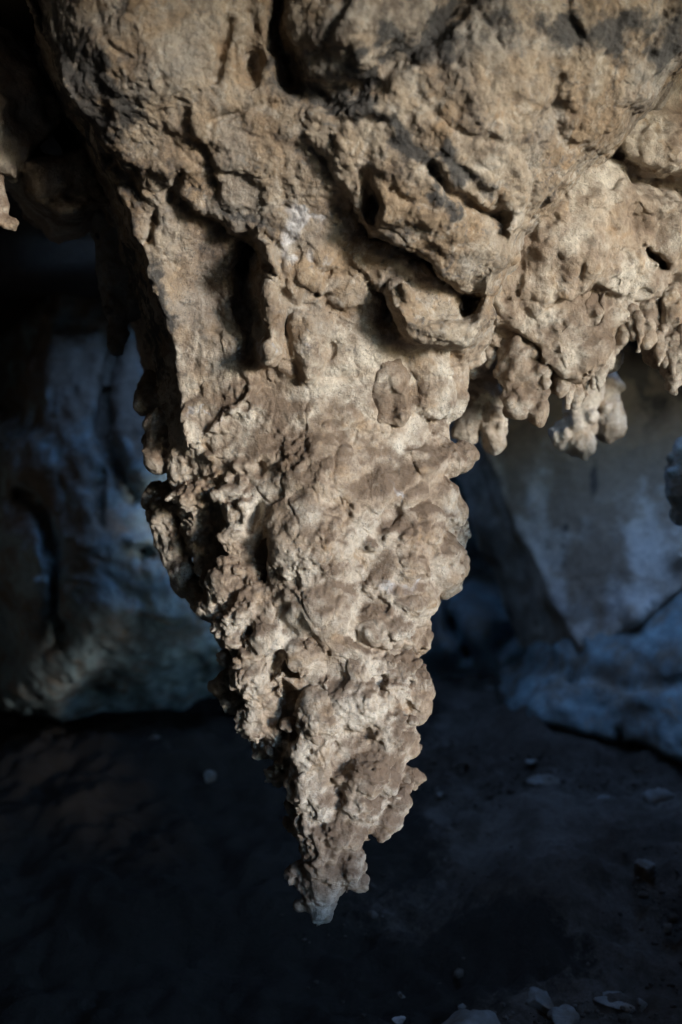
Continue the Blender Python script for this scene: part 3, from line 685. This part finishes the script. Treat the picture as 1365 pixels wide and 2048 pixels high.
# smooth leaning wall at the right
cn = Relief(760, 1900, 500, 1500, [(900, 600, 4.2), (1100, 600, 4.15), (1365, 600, 4.05), (1800, 600, 4.0), (980, 900, 4.05), (1100, 900, 3.9), (1250, 900, 3.82), (1365, 900, 3.8), (1800, 900, 3.75), (1060, 1110, 3.86), (1120, 1200, 3.74), (1250, 1150, 3.62), (1365, 1100, 3.58), (1160, 1290, 3.68), (1800, 1200, 3.5)], seed=51, warp=6)
cn.edge([(860, 500), (900, 740), (962, 890), (1000, 980), (1060, 1110), (1110, 1210), (1135, 1268), (1160, 1300), (1180, 1500)], 0.16, 26)
cn.edge([(1130, 1330), (1160, 1300), (1230, 1268), (1300, 1225), (1365, 1175), (1500, 1100), (1900, 1050)], 0.12, 30)
cn.ledge([(1130, 900), (1200, 880), (1300, 880), (1365, 840)], 0.02, 10, 60, 30); cn.swell(1362, 1112, 22, 26, 0.09)
cn.swell(1265, 1235, 26, 26, 0.09); cn.swell(1350, 830, 40, 60, 0.05)
leaning = face_rock('leaning_rock', cn, (0.35, 3.3, CZ - 0.62), (2.2, 4.6, CZ + 0.95), 0.0125, M_LEAN, amp=0.8, lam=0.25, sub=0, dust_b=0.30, fine=0.8, streak=0.5,
    spots=[('s', 1260, 730, 260, 90, .9), ('d', 1250, 850, 260, 120, 1.1), ('d', 1010, 870, 30, 60, .4), ('d', 1230, 1000, 60, 60, .25), ('w', 1190, 1200, 150, 90, .5), ('w', 1340, 1000, 30, 120, .35), ('s', 1130, 1000, 14, 140, .4), ('s', 1190, 960, 10, 100, .35)])  # brown dust above; upper shade and bluish foot light also put into colour
tag(leaning, 'smooth pale leaning rock wall streaked brown, tapering to a foot at right', 'rock')

# low bank of flowstone under it
bk = Relief(900, 1900, 1050, 1650, [(1000, 1250, 4.6), (1110, 1320, 3.72), (1200, 1280, 3.62), (1365, 1180, 3.55), (1700, 1100, 3.5), (1080, 1430, 3.66), (1200, 1400, 3.52), (1300, 1420, 3.38), (1365, 1480, 3.25), (1700, 1400, 3.0), (1150, 1600, 3.6), (1700, 1640, 2.8)], seed=61, warp=9)
bk.edge([(1130, 1200), (1118, 1290), (1130, 1340), (1100, 1390), (1060, 1430), (1040, 1700)], 0.10, 30)
bk.ledge([(1060, 1442), (1150, 1462), (1210, 1478), (1280, 1490), (1365, 1522), (1600, 1570)], 0.22, 12, 160, 10)
bk.ledge([(1100, 1360), (1180, 1370), (1260, 1400), (1365, 1380), (1500, 1340)][::-1], 0.05, 14, 60, 20); bk.crack([(1240, 1470), (1243, 1500)], 0.08, 6); bk.crack([(1160, 1300), (1140, 1360)], 0.06, 9)
bank = face_rock('flowstone_bank', bk, (0.45, 2.7, CZ - 1.0), (1.9, 4.6, CZ - 0.2), 0.0125, M_WALL, amp=1.5, lam=0.18, sub=0, dust_b=0.38, fine=0, spots=[('d', 1250, 1340, 120, 40, .4), ('w', 1200, 1440, 140, 30, .2)])
tag(bank, 'low flowstone bank with pale lower edge below the leaning wall', 'rock bank')

# rear wall of the chamber
bw = Relief(-300, 1700, 300, 1700, [(-300, 500, 5.8), (300, 500, 6.2), (700, 500, 6.4), (1000, 700, 6.7), (1100, 1000, 6.6), (1000, 1090, 6.5), (800, 1120, 6.0), (900, 1190, 5.0), (1050, 1240, 4.85), (900, 1330, 4.75), (1100, 1340, 4.7), (300, 1200, 5.6), (-300, 1300, 5.6), (600, 1330, 5.1), (300, 1500, 5.2), (1000, 1500, 4.6), (1600, 1000, 5.5), (1600, 1400, 4.8)], seed=71, warp=12)
bw.D = np.minimum(bw.D, 6.4)
for a in [(880, 1220, 30, 90), (960, 1250, 34, 60), (1040, 1290, 40, 40), (860, 1300, 40, 30), (1090, 1270, 30, 60), (920, 1300, 30, 30)]: bw.swell(*a, 0.16)
bw.crack([(920, 1150), (905, 1250), (925, 1310)], 0.3, 12); bw.crack([(990, 1290), (1010, 1260), (1100, 1230)], 0.25, 12)
rear = face_rock('cave_wall', bw, (-2.2, 4.4, CZ - 1.1), (2.8, 6.9, CZ + 1.6), 0.035, M_WALL, amp=2.6, lam=0.45, sub=0, dust_b=0.35, fine=0)
tag(rear, kind='structure')

# ------------------------------------------------------------------ floor, and a rough rock shell added round the camera to gate the light
def sheet(name, nu, nv, fn, mat, amp=0.06, lam=0.6, fine=None, gap=None, stain=None):
    a, b = np.meshgrid(np.linspace(0, 1, nu), np.linspace(0, 1, nv), indexing='ij')
    p = np.stack(fn(a.ravel(), b.ravel()), 1).astype(f32)
    i = np.arange(nu * nv).reshape(nu, nv)
    q = np.stack([i[:-1, :-1], i[1:, :-1], i[1:, 1:], i[:-1, 1:]], 2).reshape(-1, 4)
    n = normals(p, q)
    p = p + n * (amp * fbm(p, lam, 4, 17) - 0.5 * amp * ridged(p, lam * .7, 19, 8))[:, None]
    if fine: p = fine(p)
    if gap: p, q = take(p, q, ~gap(p[q].mean(1)))
    N = len(p)
    return link_mesh(name, p, q, mat, dust=0.45 + 0.4 * fbm(p, .4, 3, 3), white=np.zeros(N), stain=stain(p) if stain else -0.2 + 0.3 * fbm(p, .6, 3, 5))

M_DARK = rock_material('dark_shade_rock', (0.05, 0.045, 0.04), (0.075, 0.07, 0.065), (0.06, 0.045, 0.035), (0.03, 0.03, 0.03), bump=0.5, fine=0.5, warm=(0.07, 0.05, 0.035))  # near-black colour put in to cut bounce light and stand for shade
def floor_z(x, y):
    z = np.interp(y, [-3, -0.4, 0.9, 1.35, 1.9, 2.40, 2.62, 3.5, 5.0, 8.0], [-0.62, -0.64, -0.72, -0.92, -1.08, -1.16, -1.00, -0.86, -0.80, -0.7])  # unseen bank near the camera, raised to keep low sun off the floor
    z = z + 0.05 * sstep(0.2, 0.9, x) * sstep(2.1, 2.6, y) + 0.10 * np.exp(-((x + 0.35) / .5) ** 2 - ((y - 3.6) / .35) ** 2)
    z = z + 0.15 * sstep(0.6, 0.9, x) * (1 - sstep(1.3, 2.0, y))  # extra rise out of view at right, added to block low sun
    return CZ + z
def fl(a, b):
    t = np.linspace(0, 1, 9); x = np.interp(a, [0, .2, .8, 1], [-4.5, -1.5, 1.9, 5]); y = np.interp(b, [0, .12, .75, 1], [-3, 1.5, 4.2, 8])
    return x, y, floor_z(x, y)
def floor_fine(p):
    m = sstep(1.2, 1.8, p[:, 1])
    p[:, 2] += (m * (0.055 * fbm(p, 0.45, 3, 7) + 0.028 * fbm(p, 0.16, 3, 11) - 0.016 * ridged(p * np.array([.6, 1, 1], f32), 0.4, 8, 5) + 0.02 * fbm(p, 0.06, 3, 9, 0.65)))
    return p
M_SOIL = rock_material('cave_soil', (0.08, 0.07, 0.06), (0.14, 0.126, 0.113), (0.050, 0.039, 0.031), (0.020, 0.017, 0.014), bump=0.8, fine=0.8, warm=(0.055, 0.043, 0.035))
def floor_shade(p):  # shade on the left floor and front step put into the soil colour
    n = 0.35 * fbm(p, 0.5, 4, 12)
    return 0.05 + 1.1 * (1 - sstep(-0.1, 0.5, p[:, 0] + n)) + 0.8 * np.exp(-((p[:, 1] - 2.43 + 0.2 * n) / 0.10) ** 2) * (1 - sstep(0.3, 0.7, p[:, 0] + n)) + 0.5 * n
tag(sheet('cave_floor', 300, 340, fl, M_SOIL, 0.03, 0.6, floor_fine, stain=floor_shade), kind='structure')

def shell_top(a, b):
    x = -4.5 + 9.5 * a; y = -0.5 + 8.5 * b
    return x, y, CZ + np.interp(y, [-0.5, 1.15, 2.3, 2.5, 3.1, 3.28, 3.5, 6, 8], [1.12, 0.94, 0.97, 1.0, 1.0, 0.62, 0.62, 0.9, 0.9]) + 0.17 * (1 - sstep(-0.5, -0.2, x)) * sstep(3.1, 3.2, y) * (1 - sstep(3.8, 4.3, y))  # dip further in shaped to shade the upper parts of the far walls
def added_gaps(c):                                              # unseen breaks added in the roof to let blue daylight into the chamber
    w = 0.12 * noise(c, 0.4, 4)
    x, y = c[:, 0] + w, c[:, 1] + .3 * w
    return ((x > -0.8) & (x < 2.3) & (y > np.where(x < 0.3, 2.84, 2.34)) & (y < 3.12)) | ((x > -0.1) & (x < 0.85) & (y > 4.45) & (y < 4.75))
tag(sheet('cave_ceiling', 180, 200, shell_top, M_DARK, 0.05, 0.7, gap=added_gaps), kind='structure')
def shell_left(a, b):
    y = -1.2 + 9 * a; z = CZ - 1.3 + 3.2 * b
    x = np.interp(y, [-1.2, 0.3, 1.6, 2.6, 4.2, 8], [-0.9, -1.15, -1.35, -1.75, -1.75, -2.4])
    return x, y, z
tag(sheet('cave_wall', 120, 60, shell_left, M_DARK, 0.12, 0.8), kind='structure')
def shell_front(a, b):                                       # unseen wall added behind the camera to block sky from the mouth
    x = -1.6 + 3.25 * a; return x, -0.95 + 0.35 * (x - 0.45) * -0.5, CZ - 1.3 + 3.0 * b
tag(sheet('cave_wall', 70, 70, shell_front, M_DARK, 0.10, 0.7), kind='structure')
def shell_right(a, b):  # low part brought forward out of view to block sun from the columns
    y = 1.2 + 6.8 * a; z = CZ - 1.3 + 3.2 * b
    lo = np.interp(y, [1.2, 1.5, 1.75, 2.3, 3.0, 4.5, 8], [1.15, 1.0, 0.96, 1.05, 1.6, 2.3, 3.0]); hi = np.interp(y, [1.3, 1.75, 2.6, 4.5, 8], [2.2, 1.9, 1.9, 2.4, 3.0])
    return lo + (hi - lo) * sstep(0.06, 0.36, z - CZ), y, z
tag(sheet('cave_wall', 100, 60, shell_right, M_ROUGH, 0.10, 0.7), kind='structure')

# ------------------------------------------------------------------ loose stones on the floor
import bmesh
def ico(sub):
    bm = bmesh.new(); bmesh.ops.create_icosphere(bm, subdivisions=sub, radius=1.0)
    p = np.array([v.co[:] for v in bm.verts], f32); q = np.array([[v.index for v in f.verts] for f in bm.faces]); bm.free(); return p, q
ICO = ico(4); ICO_S = ico(1)
def chunk(seed, r, ip, cuts=9):
    rd = np.random.default_rng(seed); p = ip.copy()
    for _ in range(cuts):                                     # flat broken sides
        n = rd.normal(size=3); n /= np.linalg.norm(n); k = rd.uniform(.45, .8)
        d = p @ n - k; p = p - np.maximum(d, 0)[:, None] * n * .93
    p = p * np.asarray(r)
    return (p + 0.17 * np.mean(r) * fbm(p + seed, np.mean(r) * .9, 3, seed)[:, None] * ip).astype(f32)
def on_floor(u, v):
    d = np.linspace(1.4, 6, 2400); z = CZ + (1024 - v) / F * d; x = (u - 682.5) / F * d
    i = np.argmax(z < floor_z(x, d)) if (z < floor_z(x, d)).any() else -1
    return np.array([x[i], d[i], floor_z(x, d)[i]])
M_STONE = rock_material('fallen_limestone', (0.20, 0.21, 0.21), (0.30, 0.31, 0.31), (0.14, 0.12, 0.10), (0.06, 0.055, 0.05), bump=0.6, fine=0.9)
STONES = [(1075, 1985, 84, 62, .4, 'large flat pale slab on the floor near bottom right, upper of a touching pair'),
    (1122, 2022, 64, 52, .4, 'rounded pale slab touching the larger slab above it near bottom right'),
    (955, 2042, 150, 40, .35, 'broad low pale slab cut by the bottom edge of the picture'),
    (800, 1988, 24, 16, .6, 'small pale stone alone on dark floor just right below the stalactite tip'),
    (925, 2010, 18, 12, .6, 'tiny pale stone just above the broad slab at the bottom edge'),
    (800, 2036, 28, 10, .4, 'bright white chip at the bottom edge below the tip'),
    (1060, 1928, 24, 22, .7, 'small dim stone standing just above the large flat slab'),
    (1138, 1952, 38, 16, .5, 'short flat stone up and right of the large flat slab'),
    (1228, 1992, 78, 28, .4, 'low flat stone right of the touching slab pair'),
    (1282, 2004, 24, 26, .8, 'upright pale stone at the right end of the low flat stone'),
    (1290, 1730, 40, 50, .8, 'pale upright stone alone on the dark slope at right'),
    (1213, 1596, 42, 24, .6, 'pale stone halfway between the flowstone bank and the upright stone'),
    (1085, 1556, 64, 24, .5, 'long flat stone on the dark floor in front of the flowstone bank'),
    (880, 1586, 18, 12, .6, 'tiny pale stone on the floor just right of the stalactite'),
    (976, 1376, 32, 30, .8, 'pale block at the foot of the rear wall right of the stalactite'),
    (420, 1548, 26, 22, .8, 'small round pale stone on the black floor left of the stalactite'),
    (1066, 1520, 24, 10, .5, 'thin pale stone just behind the long flat stone'),
    (312, 1476, 30, 16, .6, 'dim stone below the fused columns at left'),
    (1318, 1586, 60, 46, .7, 'angular grey stone near the right edge below the flowstone bank'),
    (1335, 1850, 26, 34, .8, 'dark narrow stone on the slope at the right edge')]
for i, (u, v, w, hh, sq, lab) in enumerate(STONES):
    b = on_floor(u, v + hh * .3); s_ = b[1] / F
    r = np.array([w / 2 * s_ * 1.12, max(w, hh) / 2 * s_ * (1.25 if sq < .55 else .9), hh / 2 * s_ * (.75 if sq < .55 else 1.05)])
    p = chunk(100 + i, r, ICO[0])
    o = link_mesh('stone', p, ICO[1], M_STONE, dust=np.full(len(p), .44 if 'dark' not in lab and 'dim' not in lab else .7) + .5 * fbm(p, .05, 3, 3), white=np.full(len(p), .75 if 'white' in lab else .1), stain=np.full(len(p), -.4))
    o.location = (b[0], b[1], b[2] + r[2] * .12); o.rotation_euler = (0, 0, (i * 1.7) % 6.28 if sq > .55 else 0.2 * math.sin(i))
    tag(o, lab, 'stone', 'loose stones on the cave floor')

# gravel nobody could count: one object
rd = np.random.default_rng(5); P_, Q_, off = [], [], 0
var = [chunk(300 + k, (1, .9, .7), ICO_S[0], 3) for k in range(8)]
for k in range(9000):
    y = rd.uniform(1.9, 4.6); x = rd.uniform(-.36, .36) * y * 1.15
    if x < 0.1 * rd.normal() or noise(np.array([[x, y, 0]]), .5, 77)[0] + .25 * rd.normal() < 0.05: continue
    r = rd.uniform(.003, .009) * (1 + 1.5 * (rd.random() < .05)); a = rd.uniform(0, 6.28); c, n = math.cos(a), math.sin(a)
    v = var[k % 8] * r; v = np.stack([c * v[:, 0] - n * v[:, 1], n * v[:, 0] + c * v[:, 1], v[:, 2]], 1) + np.array([x, y, float(floor_z(np.array([x]), np.array([y]))[0]) + .004])
    P_.append(v); Q_.append(ICO_S[1] + off); off += len(v)
P_ = np.concatenate(P_); Q_ = np.concatenate(Q_)
tag(link_mesh('gravel', P_, Q_, M_SOIL, dust=np.full(len(P_), .35) + .4 * fbm(P_, .3, 2, 3), white=np.zeros(len(P_)), stain=np.full(len(P_), -.3)),
    'fine grit and pebbles strewn over the dark cave floor', 'gravel', kind='stuff')
